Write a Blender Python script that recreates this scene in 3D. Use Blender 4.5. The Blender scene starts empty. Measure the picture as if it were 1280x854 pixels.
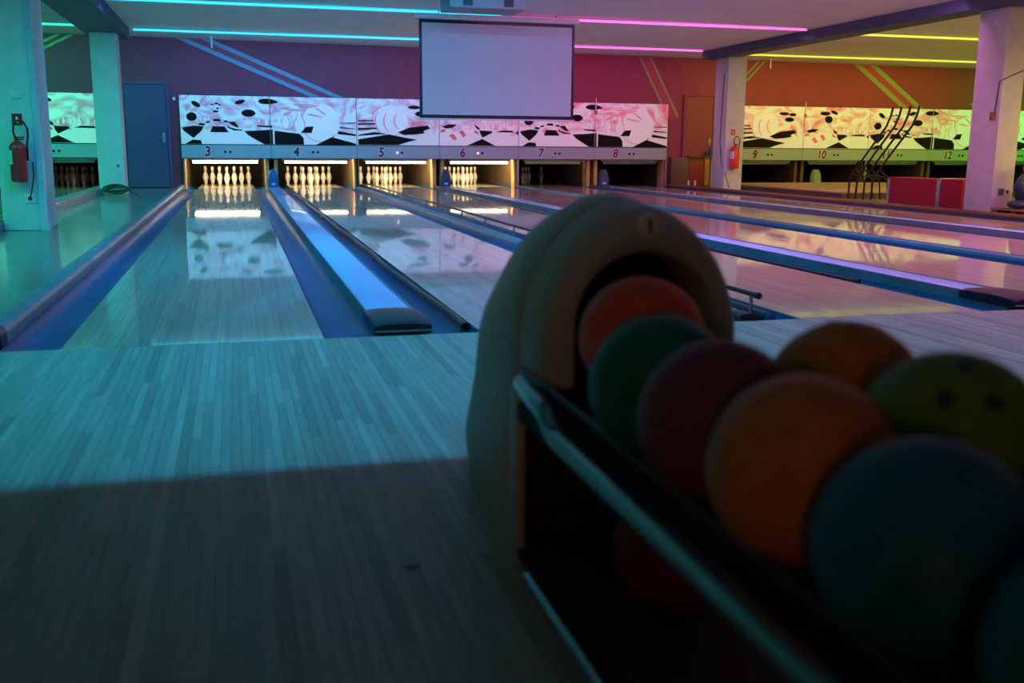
import bpy, bmesh, math, random
from mathutils import Vector, Matrix
random.seed(7)
S = bpy.context.scene
COL = S.collection
pi = math.pi
# ------------------------------------------------------------------ camera
YAW, PIT, ROL = 0.26521, 0.1902, 0.00684
CAM = Vector((0.1915, -4.3777, 0.8235)); FPX = 1258.76
Fv = Vector((math.sin(YAW)*math.cos(PIT), math.cos(YAW)*math.cos(PIT), -math.sin(PIT)))
R0 = Vector((math.cos(YAW), -math.sin(YAW), 0)); U0 = R0.cross(Fv)
Rv = R0*math.cos(ROL)+U0*math.sin(ROL); Uv = -R0*math.sin(ROL)+U0*math.cos(ROL)
cd = bpy.data.cameras.new('camera'); cam = bpy.data.objects.new('camera', cd); COL.objects.link(cam)
cam.matrix_world = Matrix(((Rv.x, Uv.x, -Fv.x, CAM.x), (Rv.y, Uv.y, -Fv.y, CAM.y), (Rv.z, Uv.z, -Fv.z, CAM.z), (0, 0, 0, 1)))
cd.sensor_width = 36; cd.lens = FPX/1280*36; cd.clip_start = .02; cd.clip_end = 200
cd.dof.use_dof = True; cd.dof.focus_distance = 11; cd.dof.aperture_fstop = 2.8
S.camera = cam
def proj(P):
    d = Vector(P)-CAM; z = d.dot(Fv)
    if z < .05: return None
    return 640+FPX*d.dot(Rv)/z, 427-FPX*d.dot(Uv)/z
# ------------------------------------------------------------------ world, exposure
w = bpy.data.worlds.new('world'); S.world = w; w.use_nodes = True
w.node_tree.nodes['Background'].inputs[0].default_value = (.5, .5, .5, 1)
w.node_tree.nodes['Background'].inputs[1].default_value = .012
S.view_settings.view_transform = 'Standard'; S.view_settings.look = 'None'
S.view_settings.exposure = 0; S.view_settings.gamma = 1; S.view_settings.use_curve_mapping = False
# light levels of the ceiling lamp rows (watts per metre) and their colours
ROWS = [(15.0, 19), (11.1, 18), (7.3, 25), (3.5, 31), (-.40, 15)]
TILT = [40, 15, 38, 8, 0]
GRN = (.03, 1, .55); CYA = (.0, .46, 1); PNK = (.95, .24, .80); YEL = (1, .80, .10); LIM = (.10, 1, .05)
# ------------------------------------------------------------------ helpers
ORG = {}
class MB:
    def __init__(s): s.v = []; s.f = []; s.m = []; s.mi = 0
    def add(s, vs, fs):
        o = len(s.v); s.v += [tuple(v) for v in vs]; s.f += [tuple(i+o for i in f) for f in fs]; s.m += [s.mi]*len(fs); return s
    def box(s, x0, x1, y0, y1, z0, z1):
        return s.add([(x0,y0,z0),(x1,y0,z0),(x1,y1,z0),(x0,y1,z0),(x0,y0,z1),(x1,y0,z1),(x1,y1,z1),(x0,y1,z1)],
                     [(0,3,2,1),(4,5,6,7),(0,1,5,4),(1,2,6,5),(2,3,7,6),(3,0,4,7)])
    def tube(s, pts, r, n=10, cap=True):
        pts = [Vector(p) for p in pts]; rings = []; prev = None
        for i, p in enumerate(pts):
            t = (pts[min(i+1, len(pts)-1)]-pts[max(i-1, 0)]).normalized()
            a = Vector((0, 0, 1)) if abs(t.z) < .9 else Vector((1, 0, 0))
            if prev is not None: a = prev
            u = (a-t*a.dot(t)).normalized(); v = t.cross(u); prev = u
            rr = r[i] if isinstance(r, (list, tuple)) else r
            rings.append([p+u*rr*math.cos(2*pi*k/n)+v*rr*math.sin(2*pi*k/n) for k in range(n)])
        vs = [q for ring in rings for q in ring]; fs = []
        for i in range(len(rings)-1):
            for k in range(n): fs.append((i*n+k, i*n+(k+1) % n, (i+1)*n+(k+1) % n, (i+1)*n+k))
        if cap: fs += [tuple(range(n-1, -1, -1)), tuple((len(rings)-1)*n+k for k in range(n))]
        return s.add(vs, fs)
    def lathe(s, prof, c=(0, 0, 0), n=20, axis='z'):
        vs = []; fs = []
        for r, h in prof:
            for k in range(n):
                a = 2*pi*k/n; x, y = max(r, 1e-4)*math.cos(a), max(r, 1e-4)*math.sin(a)
                vs.append((c[0]+x, c[1]+y, c[2]+h) if axis == 'z' else (c[0]+x, c[1]-h, c[2]+y))
        for i in range(len(prof)-1):
            for k in range(n): fs.append((i*n+k, i*n+(k+1) % n, (i+1)*n+(k+1) % n, (i+1)*n+k))
        fs += [tuple(range(n-1, -1, -1)), tuple((len(prof)-1)*n+k for k in range(n))]
        return s.add(vs, fs)
    def prism_y(s, poly, y0, y1):   # polygon in (x, z) swept along y
        n = len(poly); vs = [(x, y0, z) for x, z in poly]+[(x, y1, z) for x, z in poly]
        return s.add(vs, [tuple(range(n)), tuple(range(2*n-1, n-1, -1))]+[(i, i+n, (i+1) % n+n, (i+1) % n) for i in range(n)])
    def prism_x(s, poly, x0, x1):   # polygon in (y, z) swept along x
        n = len(poly); vs = [(x0, y, z) for y, z in poly]+[(x1, y, z) for y, z in poly]
        return s.add(vs, [tuple(range(n)), tuple(range(2*n-1, n-1, -1))]+[(i, i+n, (i+1) % n+n, (i+1) % n) for i in range(n)])
    def build(s, name, mat, parent=None, smooth=.7, bevel=0, org=None):
        if parent is not None: o0 = ORG[parent]
        elif org is not None: o0 = Vector(org)
        else:
            xs = [v[0] for v in s.v]; ys = [v[1] for v in s.v]; zs = [v[2] for v in s.v]
            o0 = Vector(((min(xs)+max(xs))/2, (min(ys)+max(ys))/2, min(zs)))
        me = bpy.data.meshes.new(name); me.from_pydata([Vector(v)-o0 for v in s.v], [], s.f)
        bm = bmesh.new(); bm.from_mesh(me); bmesh.ops.recalc_face_normals(bm, faces=bm.faces)
        if bevel:
            bmesh.ops.bevel(bm, geom=[e for e in bm.edges if e.calc_face_angle(0) > .5], offset=bevel, segments=2, affect='EDGES', profile=.5, clamp_overlap=True)
        bm.to_mesh(me); bm.free()
        for m in (mat if isinstance(mat, (list, tuple)) else [mat]): me.materials.append(m)
        if isinstance(mat, (list, tuple)) and not bevel:
            for p, mi in zip(me.polygons, s.m): p.material_index = mi
        if smooth:
            for p in me.polygons: p.use_smooth = True
            me.set_sharp_from_angle(angle=smooth)
        o = bpy.data.objects.new(name, me); COL.objects.link(o)
        if parent is not None: o.parent = parent
        else: o.location = o0
        ORG[o] = o0.copy()
        return o
def tag(o, label, cat=None, group=None, kind=None):
    if label: o['label'] = label
    if cat: o['category'] = cat
    if group: o['group'] = group
    if kind: o['kind'] = kind
    return o
def thing(name, label, cat, loc, group=None):
    o = bpy.data.objects.new(name, None); COL.objects.link(o); o.location = loc; o.empty_display_size = .1
    ORG[o] = Vector(loc); return tag(o, label, cat, group)
def struct(o, label=None): o['kind'] = 'structure'; o['label'] = label if label else o.name; return o
def copy_tree(o, parent=None):
    c = o.copy(); COL.objects.link(c); c.parent = parent
    for ch in list(o.children): copy_tree(ch, c)
    return c
# ------------------------------------------------------------------ materials
def mat(name, col, rough=.5, metal=0, coat=0, coat_rough=.03, emit=None, estr=0, spec=.5, noise=0, nscale=20, bump=0):
    m = bpy.data.materials.new(name); m.use_nodes = True; nt = m.node_tree; b = nt.nodes['Principled BSDF']
    b.inputs['Base Color'].default_value = (*col, 1); b.inputs['Roughness'].default_value = rough
    b.inputs['Metallic'].default_value = metal; b.inputs['Coat Weight'].default_value = coat
    b.inputs['Coat Roughness'].default_value = coat_rough; b.inputs['Specular IOR Level'].default_value = spec
    if emit: b.inputs['Emission Color'].default_value = (*emit, 1); b.inputs['Emission Strength'].default_value = estr
    if noise or bump:
        tc = nt.nodes.new('ShaderNodeTexCoord'); n = nt.nodes.new('ShaderNodeTexNoise')
        n.inputs['Scale'].default_value = nscale; n.inputs['Detail'].default_value = 5
        nt.links.new(tc.outputs['Object'], n.inputs['Vector'])
        if noise:
            r = nt.nodes.new('ShaderNodeMapRange'); r.inputs['To Min'].default_value = 1-noise; r.inputs['To Max'].default_value = 1+noise
            mx = nt.nodes.new('ShaderNodeVectorMath'); mx.operation = 'SCALE'; mx.inputs[0].default_value = col
            r.inputs['From Min'].default_value = .3; r.inputs['From Max'].default_value = .7
            nt.links.new(n.outputs['Fac'], r.inputs['Value']); nt.links.new(r.outputs[0], mx.inputs['Scale']); nt.links.new(mx.outputs[0], b.inputs['Base Color'])
        if bump:
            bp = nt.nodes.new('ShaderNodeBump'); bp.inputs['Strength'].default_value = bump; bp.inputs['Distance'].default_value = .01
            nt.links.new(n.outputs['Fac'], bp.inputs['Height']); nt.links.new(bp.outputs[0], b.inputs['Normal'])
    return m
def board_mat(name, c1, c2, mortar, rough, coat, coat_rough, width=1.1, row=.0273, spec=.5):
    m = mat(name, c1, rough, coat=coat, coat_rough=coat_rough, spec=spec); nt = m.node_tree; b = nt.nodes['Principled BSDF']
    tc = nt.nodes.new('ShaderNodeTexCoord'); sp = nt.nodes.new('ShaderNodeSeparateXYZ'); cb = nt.nodes.new('ShaderNodeCombineXYZ')
    nt.links.new(tc.outputs['Object'], sp.inputs[0]); nt.links.new(sp.outputs['Y'], cb.inputs['X']); nt.links.new(sp.outputs['X'], cb.inputs['Y'])
    br = nt.nodes.new('ShaderNodeTexBrick'); br.offset = .37; br.offset_frequency = 3; br.squash = 1
    br.inputs['Color1'].default_value = (*c1, 1); br.inputs['Color2'].default_value = (*c2, 1); br.inputs['Mortar'].default_value = (*mortar, 1)
    br.inputs['Scale'].default_value = 1; br.inputs['Mortar Size'].default_value = .0007; br.inputs['Brick Width'].default_value = width; br.inputs['Row Height'].default_value = row
    nt.links.new(cb.outputs[0], br.inputs['Vector'])
    mp = nt.nodes.new('ShaderNodeMapping'); mp.inputs['Scale'].default_value = (1.2, 90, 1); nt.links.new(cb.outputs[0], mp.inputs['Vector'])
    n = nt.nodes.new('ShaderNodeTexNoise'); n.inputs['Scale'].default_value = 1; n.inputs['Detail'].default_value = 4; nt.links.new(mp.outputs[0], n.inputs['Vector'])
    r = nt.nodes.new('ShaderNodeMapRange'); r.inputs['From Min'].default_value = .3; r.inputs['From Max'].default_value = .7; r.inputs['To Min'].default_value = .72; r.inputs['To Max'].default_value = 1.2
    nt.links.new(n.outputs['Fac'], r.inputs['Value'])
    mx = nt.nodes.new('ShaderNodeVectorMath'); mx.operation = 'SCALE'
    nt.links.new(br.outputs['Color'], mx.inputs[0]); nt.links.new(r.outputs[0], mx.inputs['Scale']); nt.links.new(mx.outputs[0], b.inputs['Base Color'])
    # slight long-wave unevenness of the finish
    mp2 = nt.nodes.new('ShaderNodeMapping'); mp2.inputs['Scale'].default_value = (.8, 9, 1); nt.links.new(cb.outputs[0], mp2.inputs['Vector'])
    n2 = nt.nodes.new('ShaderNodeTexNoise'); n2.inputs['Scale'].default_value = 1; nt.links.new(mp2.outputs[0], n2.inputs['Vector'])
    bp = nt.nodes.new('ShaderNodeBump'); bp.inputs['Strength'].default_value = .06; bp.inputs['Distance'].default_value = .01
    nt.links.new(n2.outputs['Fac'], bp.inputs['Height']); nt.links.new(bp.outputs[0], b.inputs['Coat Normal'])
    return m
def plank_mat():
    m = mat('approach maple', (.5, .4, .3), .5, coat=.08, coat_rough=.25, spec=.25); nt = m.node_tree; b = nt.nodes['Principled BSDF']
    oi = nt.nodes.new('ShaderNodeObjectInfo'); g = nt.nodes.new('ShaderNodeNewGeometry')
    ad = nt.nodes.new('ShaderNodeMath'); ad.operation = 'ADD'; nt.links.new(oi.outputs['Random'], ad.inputs[0]); nt.links.new(g.outputs['Random Per Island'], ad.inputs[1])
    fr = nt.nodes.new('ShaderNodeMath'); fr.operation = 'FRACT'; nt.links.new(ad.outputs[0], fr.inputs[0])
    cr = nt.nodes.new('ShaderNodeValToRGB'); nt.links.new(fr.outputs[0], cr.inputs[0])
    e = cr.color_ramp.elements; e[0].color = (.26, .24, .19, 1); e[1].color = (.44, .44, .37, 1)
    k = e.new(.12); k.color = (.32, .31, .25, 1); k = e.new(.8); k.color = (.385, .375, .31, 1)
    tc = nt.nodes.new('ShaderNodeTexCoord'); mp = nt.nodes.new('ShaderNodeMapping'); mp.inputs['Scale'].default_value = (140, 5, 5)
    nt.links.new(tc.outputs['Object'], mp.inputs[0]); n = nt.nodes.new('ShaderNodeTexNoise'); n.inputs['Scale'].default_value = 1; nt.links.new(mp.outputs[0], n.inputs['Vector'])
    r = nt.nodes.new('ShaderNodeMapRange'); r.inputs['From Min'].default_value = .3; r.inputs['From Max'].default_value = .7; r.inputs['To Min'].default_value = .85; r.inputs['To Max'].default_value = 1.12
    nt.links.new(n.outputs['Fac'], r.inputs['Value']); mx = nt.nodes.new('ShaderNodeVectorMath'); mx.operation = 'SCALE'
    nt.links.new(cr.outputs[0], mx.inputs[0]); nt.links.new(r.outputs[0], mx.inputs['Scale']); nt.links.new(mx.outputs[0], b.inputs['Base Color'])
    return m
def art_mat(seed):
    m = mat('printed graphic', (.9, .9, .9), .35); nt = m.node_tree; b = nt.nodes['Principled BSDF']
    tc = nt.nodes.new('ShaderNodeTexCoord'); mp = nt.nodes.new('ShaderNodeMapping'); mp.inputs['Location'].default_value = (seed*3.1, 0, seed); mp.inputs['Scale'].default_value = (1, 1, 1.6)
    nt.links.new(tc.outputs['Object'], mp.inputs[0])
    n = nt.nodes.new('ShaderNodeTexNoise'); n.inputs['Scale'].default_value = 1.7; n.inputs['Detail'].default_value = 4; n.inputs['Distortion'].default_value = 2.2
    nt.links.new(mp.outputs[0], n.inputs['Vector'])
    sp = nt.nodes.new('ShaderNodeSeparateXYZ'); nt.links.new(tc.outputs['Object'], sp.inputs[0])
    zr = nt.nodes.new('ShaderNodeMapRange'); zr.inputs['From Min'].default_value = .30; zr.inputs['From Max'].default_value = .62; zr.inputs['To Min'].default_value = -.35; zr.inputs['To Max'].default_value = .02
    nt.links.new(sp.outputs['Z'], zr.inputs['Value']); ad = nt.nodes.new('ShaderNodeMath'); nt.links.new(n.outputs['Fac'], ad.inputs[0]); nt.links.new(zr.outputs[0], ad.inputs[1])
    cr = nt.nodes.new('ShaderNodeValToRGB'); nt.links.new(ad.outputs[0], cr.inputs[0]); e = cr.color_ramp.elements
    e[0].position = .46; e[0].color = (.88, .88, .86, 1); e[1].position = .70; e[1].color = (.86, .22, .32, 1)
    k = e.new(.54); k.color = (.88, .62, .68, 1); k = e.new(.62); k.color = (.88, .42, .52, 1)
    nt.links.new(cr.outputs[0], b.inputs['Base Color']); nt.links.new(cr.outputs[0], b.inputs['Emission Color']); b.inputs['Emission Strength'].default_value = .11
    return m
def ball_mat(name, c1, c2):
    m = mat(name, c1, .55, coat=.05, coat_rough=.3, spec=.15); nt = m.node_tree; b = nt.nodes['Principled BSDF']
    tc = nt.nodes.new('ShaderNodeTexCoord'); n = nt.nodes.new('ShaderNodeTexNoise'); n.inputs['Scale'].default_value = 14; n.inputs['Detail'].default_value = 6; n.inputs['Distortion'].default_value = 1.5
    nt.links.new(tc.outputs['Object'], n.inputs['Vector']); cr = nt.nodes.new('ShaderNodeValToRGB'); nt.links.new(n.outputs['Fac'], cr.inputs[0])
    cr.color_ramp.elements[0].position = .35; cr.color_ramp.elements[0].color = (*c1, 1); cr.color_ramp.elements[1].position = .65; cr.color_ramp.elements[1].color = (*c2, 1)
    nt.links.new(cr.outputs[0], b.inputs['Base Color']); return m
M = dict(
    wall=mat('maroon wall paint', (.30, .048, .090), .8, noise=.08, nscale=3),
    ceil=mat('white ceiling paint', (.78, .78, .76), .85, noise=.05, nscale=2),
    beam=mat('blue grey beam paint', (.055, .085, .14), .6, noise=.1, nscale=4),
    header=mat('dark header paint', (.06, .06, .07), .8, noise=.1),
    column=mat('white column plaster', (.72, .72, .68), .75, noise=.06, nscale=6, bump=.15),
    guard=mat('pale corner guard', (.6, .6, .7), .4, metal=0, noise=.1),
    slab=mat('dark subfloor', (.03, .022, .016), .9, noise=.2),
    walk=mat('varnished walkway floor', (.19, .19, .15), .3, coat=.5, coat_rough=.10, noise=.18, nscale=2.5),
    plank=plank_mat(),
    lane=board_mat('lacquered lane boards', (.52, .43, .32), (.40, .31, .22), (.62, .55, .45), .40, .85, .035, 1.25),
    gutter=mat('blue gutter plastic', (.007, .070, .18), .42, coat=.08, coat_rough=.15, spec=.3, noise=.18, nscale=3),
    divider=mat('teal divider plastic', (.04, .20, .26), .35, noise=.12, nscale=3),
    edge=mat('worn grey edge strip', (.22, .24, .27), .35, metal=.3, noise=.2, nscale=5),
    cover=mat('pale blue laminate', (.44, .60, 1.0), .22, coat=.4, coat_rough=.05, noise=.04, nscale=2),
    black=mat('black rubber', (.012, .014, .02), .35, noise=.2),
    black_metal=mat('black painted tube', (.015, .015, .018), .3, noise=.2),
    grey_metal=mat('grey metal', (.4, .42, .44), .35, metal=.7, noise=.1),
    chrome=mat('satin steel tube', (.26, .34, .36), .2, metal=.9, noise=.06),
    pit=mat('black pit lining', (.008, .007, .006), .9, noise=.2),
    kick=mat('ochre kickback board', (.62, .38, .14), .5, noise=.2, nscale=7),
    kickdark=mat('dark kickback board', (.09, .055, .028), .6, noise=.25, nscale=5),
    pin=mat('white pin plastic', (.86, .84, .78), .3, coat=.3, noise=.03),
    pinred=mat('red pin stripe', (.65, .03, .03), .35, noise=.05),
    frame=mat('black mask frame', (.01, .01, .014), .4, noise=.2),
    band=mat('grey blue number band', (.36, .42, .46), .4, noise=.04, nscale=3),
    digit=mat('maroon numeral', (.16, .006, .03), .4, noise=.05),
    outline=mat('white numeral outline', (.8, .8, .82), .4, noise=.03),
    dot=mat('dark indicator lens', (.02, .02, .03), .2, noise=.1),
    dotlit=mat('lit indicator lens', (.9, .7, .4), .3, emit=(1, .62, .3), estr=1.2),
    artblack=mat('black print', (.014, .009, .009), .7, noise=.1, spec=.1),
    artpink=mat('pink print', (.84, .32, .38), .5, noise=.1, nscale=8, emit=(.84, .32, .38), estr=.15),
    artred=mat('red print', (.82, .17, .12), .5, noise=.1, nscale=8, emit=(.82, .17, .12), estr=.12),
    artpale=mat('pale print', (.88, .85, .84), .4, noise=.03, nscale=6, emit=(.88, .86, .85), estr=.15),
    door=mat('slate blue door', (.09, .06, .15), .55, noise=.08),
    doorred=mat('brown red door', (.26, .05, .062), .6, noise=.08),
    cabinet=mat('brown cabinet wood', (.13, .06, .045), .5, noise=.2),
    redpanel=mat('red laminate', (.22, .010, .015), .5, noise=.1),
    redcloth=mat('red upholstery', (.34, .010, .03), .85, noise=.2, nscale=60),
    orangewood=mat('orange wood trim', (.40, .15, .05), .5, noise=.15),
    stagewood=mat('light brown platform wood', (.36, .22, .13), .5, noise=.15),
    navy=mat('navy blue plastic', (.03, .055, .10), .5, noise=.2),
    bluehood=mat('blue plastic hood', (.02, .10, .30), .35, noise=.1),
    logo=mat('pale blue emblem', (.25, .55, .9), .4, noise=.05),
    ext=mat('red extinguisher paint', (.85, .03, .03), .3, coat=.3, noise=.05),
    white=mat('white plastic', (.75, .75, .72), .5, noise=.05),
    casing=mat('grey metal casing', (.34, .35, .37), .6, noise=.05),
    screen=mat('matt white screen', (.62, .66, .70), .9, noise=.02, nscale=2),
    hood=mat('grey ball return shell', (.46, .44, .40), .5, noise=.06, nscale=30),
    hoodin=mat('black hood lining', (.012, .008, .009), .8, noise=.2),
    paintblue=mat('pale blue wall stripe', (.20, .30, .42), .7, noise=.05), paintred=mat('red wall stripe', (.42, .05, .10), .7, noise=.05),
    paintgreen=mat('pale green wall stripe', (.25, .34, .16), .7, noise=.05),
    cord=mat('black cable', (.02, .02, .02), .5, noise=.1), rope=mat('dark green hose', (.05, .10, .05), .6, noise=.2),
)
def glow(name, c, s): return mat(name, (.02, .02, .02), .5, emit=c, estr=s)
# ------------------------------------------------------------------ room shell
LX0, LX1 = -9.0, 24.0
WALLY = 16.65
def ceilz(x): return 2.84-.006*x
struct(MB().box(LX0, LX1, WALLY, WALLY+.15, 1.785, 3.0).build('wall_back', M['wall']), 'dark maroon back wall above the lane masks')
wall_back = [o for o in COL.objects if o.name == 'wall_back'][0]
def low_wall(n, x0, x1): struct(MB().box(x0, x1, WALLY, WALLY+.15, 0, 1.785).build('wall_'+n, M['wall']), 'dark maroon back wall beside the lane masks')
struct(MB().box(LX0, LX1, 20.1, 20.2, -.3, 1.9).build('wall_rear', M['pit']), 'dark wall closing the pin pits')
low_wall('back_left', -2.2, -.82); low_wall('back_right', 9.44, 11.02)
mb = MB(); mb.add([(LX0, -6, ceilz(LX0)), (LX1, -6, ceilz(LX1)), (LX1, 16.8, ceilz(LX1)), (LX0, 16.8, ceilz(LX0)), (LX0, -6, 3.1), (LX1, -6, 3.1), (LX1, 16.8, 3.1), (LX0, 16.8, 3.1)],
       [(0, 1, 2, 3), (7, 6, 5, 4), (0, 4, 5, 1), (1, 5, 6, 2), (2, 6, 7, 3), (3, 7, 4, 0)])
struct(mb.build('ceiling', M['ceil']), 'pale flat ceiling over the lanes')
struct(MB().box(-2.15, -1.52, -.8, 15.2, 2.65, 2.9).build('trim_1', M['beam']), 'blue grey ceiling beam over the left columns')
struct(MB().box(9.5, 9.92, -.8, 15.2, 2.62, 2.9).build('trim_2', M['beam']), 'blue grey ceiling beam over the right columns')
struct(MB().box(LX0, LX1, -.97, -.81, 2.0, 2.9).build('trim_3', M['header']), 'dark header across the ceiling before the lanes')
# approach with real boards
BW = .0278; AX0, AX1, AY0 = -2.3, 5.9, -4.7
floor = struct(MB().box(LX0, LX1, -8, 0, -.14, -.018).build('floor', M['slab']), 'maple board bowling approach in front of the lanes')
boards = []
rng = random.Random(3)
nx = int((AX1-AX0)/BW)
for i in range(nx):
    x = AX0+i*BW; y = 0.0
    y -= rng.uniform(.25, 1.1)
    cuts = [0.0]
    while y > AY0: cuts.append(y); y -= rng.choice((.45, .6, .75, .9, 1.2))*rng.uniform(.85, 1.15)
    cuts.append(AY0)
    for a, b in zip(cuts[:-1], cuts[1:]):
        if a-b > .06: boards.append((x, a, b, rng.uniform(-.0003, .0003)))
def visible(b):
    x, a, c, _ = b; best = 0
    for y in (a-.02, (a+c)/2, c+.02):
        P = proj((x, y, 0))
        if P and 0 <= P[0] <= 1280 and 0 <= P[1] <= 854:
            if x > .6 and y < -1.9 and P[0] > 590: continue
            best = max(best, 1/((Vector((x, y, 0))-CAM).length**2)*(a-c))
    return best
sc = sorted(range(len(boards)), key=lambda k: -visible(boards[k]))
top = set(k for k in sc[:300] if visible(boards[k]) > 0)
lib = {}
rest = MB(); G = .00045
for k, (x, a, c, dz) in enumerate(boards):
    if k in top:
        L = round((a-c)/.05)*.05
        L = max(.05, a-c)
        key = round(L, 2)
        if key not in lib:
            me0 = MB().box(G-BW/2, BW/2-G, -.5*key+G, .5*key-G, -.018, 0)
            lib[key] = me0
            o = me0.build('floor_board', M['plank'], org=(0, 0, 0), smooth=0); lib[key] = o.data
        else: o = bpy.data.objects.new('floor_board', lib[key]); COL.objects.link(o)
        o.parent = floor; o.location = Vector((x+BW/2, (a+c)/2, dz))-ORG[floor]; o.scale.y = L/key
    else: rest.box(x+G, x+BW-G, c+G, a-G, -.018, dz)
r = rest.build('floor_boards', M['plank'], floor, smooth=0); r['kind'] = 'stuff'
# walkways left and right, kerb
struct(MB().box(-2.0, -.90, .002, WALLY, -.1, 0).build('floor_left', M['walk']), 'glossy walkway floor left of the leftmost lane')
struct(MB().box(LX0, -2.31, -4.7, -.001, -.0179, 0).build('floor_front_left', M['walk']), 'plain floor left of the approach boards')
struct(MB().box(5.95, LX1, -4.7, -.001, -.0179, 0).build('floor_front_right', M['walk']), 'plain floor right of the approach boards')
struct(MB().box(9.62, 10.98, .002, WALLY, -.1, 0).build('floor_right', M['walk']), 'walkway floor between the two lane blocks on the right')
struct(MB().box(-2.20, -2.0, .002, WALLY, -.1, .11).build('trim_4', M['edge'], bevel=.015), 'low kerb along the left walkway')
# columns
def column(x0, x1, y0, y1, ztop, label, guard=None):
    o = MB().box(x0, x1, y0, y1, 0, ztop).build('column', M['column'], bevel=.012); struct(o, label); return o
colLN = column(-2.0, -1.62, 6.33, 7.0, 2.65, 'white column carrying a fire extinguisher on the left')
MB().box(-1.622, -1.60, 6.315, 6.37, .0, 2.63).box(-1.66, -1.6221, 6.315, 6.3299, 0, 2.63).build('corner_guard', M['guard'], colLN)
MB().box(-1.605, -1.585, 6.30, 6.44, 0, .07).build('guard_foot', M['guard'], colLN)
colLF = column(-2.04, -1.63, 14.0, 14.5, 2.65, 'teal lit white column near the slate blue door')
colRF = column(9.70, 10.10, 14.40, 14.95, 2.62, 'white column with a magenta lit side and red extinguisher')
colRN = column(9.70, 10.03, 6.80, 7.32, 2.62, 'tall white column at the far right of the view')
# ------------------------------------------------------------------ doors
d = thing('door_1', 'slate blue door in the back wall between column and lane three', 'door', (-1.45, WALLY, 0)); d['kind'] = 'structure'; del d['category']
MB().box(-1.81, -1.06, WALLY-.05, WALLY-.012, .02, 1.96).build('door_leaf', M['door'], d)
MB().box(-1.87, -1.82, WALLY-.06, WALLY-.002, 0, 2.02).box(-1.05, -1.0, WALLY-.06, WALLY-.002, 0, 2.02).box(-1.82, -1.05, WALLY-.06, WALLY-.002, 1.97, 2.02).build('door_frame', M['door'], d)
MB().box(-1.15, -1.10, WALLY-.058, WALLY-.05, .88, 1.06).tube([(-1.12, WALLY-.055, .98), (-1.12, WALLY-.10, .98), (-1.22, WALLY-.10, .98)], .011).build('door_handle', M['grey_metal'], d)
d = thing('door_2', 'brown red door in the back wall right of lane eight', 'door', (10.1, WALLY, 0)); d['kind'] = 'structure'; del d['category']
MB().box(9.84, 10.48, WALLY-.05, WALLY-.012, .02, 1.95).build('door_leaf', M['doorred'], d)
MB().box(9.78, 9.83, WALLY-.06, WALLY-.002, 0, 2.0).box(10.49, 10.54, WALLY-.06, WALLY-.002, 0, 2.0).box(9.83, 10.49, WALLY-.06, WALLY-.002, 1.96, 2.0).build('door_frame', M['wall'], d)
MB().box(10.41, 10.45, WALLY-.058, WALLY-.05, .9, 1.06).tube([(10.43, WALLY-.055, .98), (10.43, WALLY-.10, .98), (10.33, WALLY-.10, .98)], .012).build('door_handle', M['grey_metal'], d)
tag(MB().box(-.93, -.88, WALLY-.03, WALLY-.001, 1.68, 1.74).build('door_sensor', M['white'], bevel=.004), 'small square sensor box beside the slate blue door', 'sensor')
# painted wall stripes (flat paint: thin coats on the wall)
def stripe(pts, m):
    y0 = WALLY-.003; n = len(pts)
    MB().prism_y(pts, y0, WALLY+.001).build('wall_stripe', m, wall_back)
def tri_stripe(a, b, wd, mi, mo, edge=.30):
    # a, b = left-hand end of the band at top and bottom; wd = horizontal width
    (xa, za), (xb, zb) = a, b
    for f0, f1, m in ((0, edge, mo), (edge, 1-edge, mi), (1-edge, 1, mo)):
        stripe([(xa+wd*f0, za), (xa+wd*f1, za), (xb+wd*f1, zb), (xb+wd*f0, zb)], m)
tri_stripe((-.81, 2.84), (1.70, 1.79), .66, M['paintred'], M['paintblue'])
tri_stripe((8.70, 2.76), (9.40, 1.50), .30, M['paintred'], M['paintgreen'], .18)
tri_stripe((14.0, 2.74), (15.35, 1.79), .60, M['paintred'], M['paintgreen'])
tri_stripe((11.55, 2.76), (10.9, 2.1), .20, M['wall'], M['paintgreen'])
tri_stripe((-2.95, 2.84), (-4.0, 2.30), .33, M['wall'], M['paintgreen'])
tri_stripe((18.6, 2.72), (17.2, 1.9), .3, M['wall'], M['paintgreen'])
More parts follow.
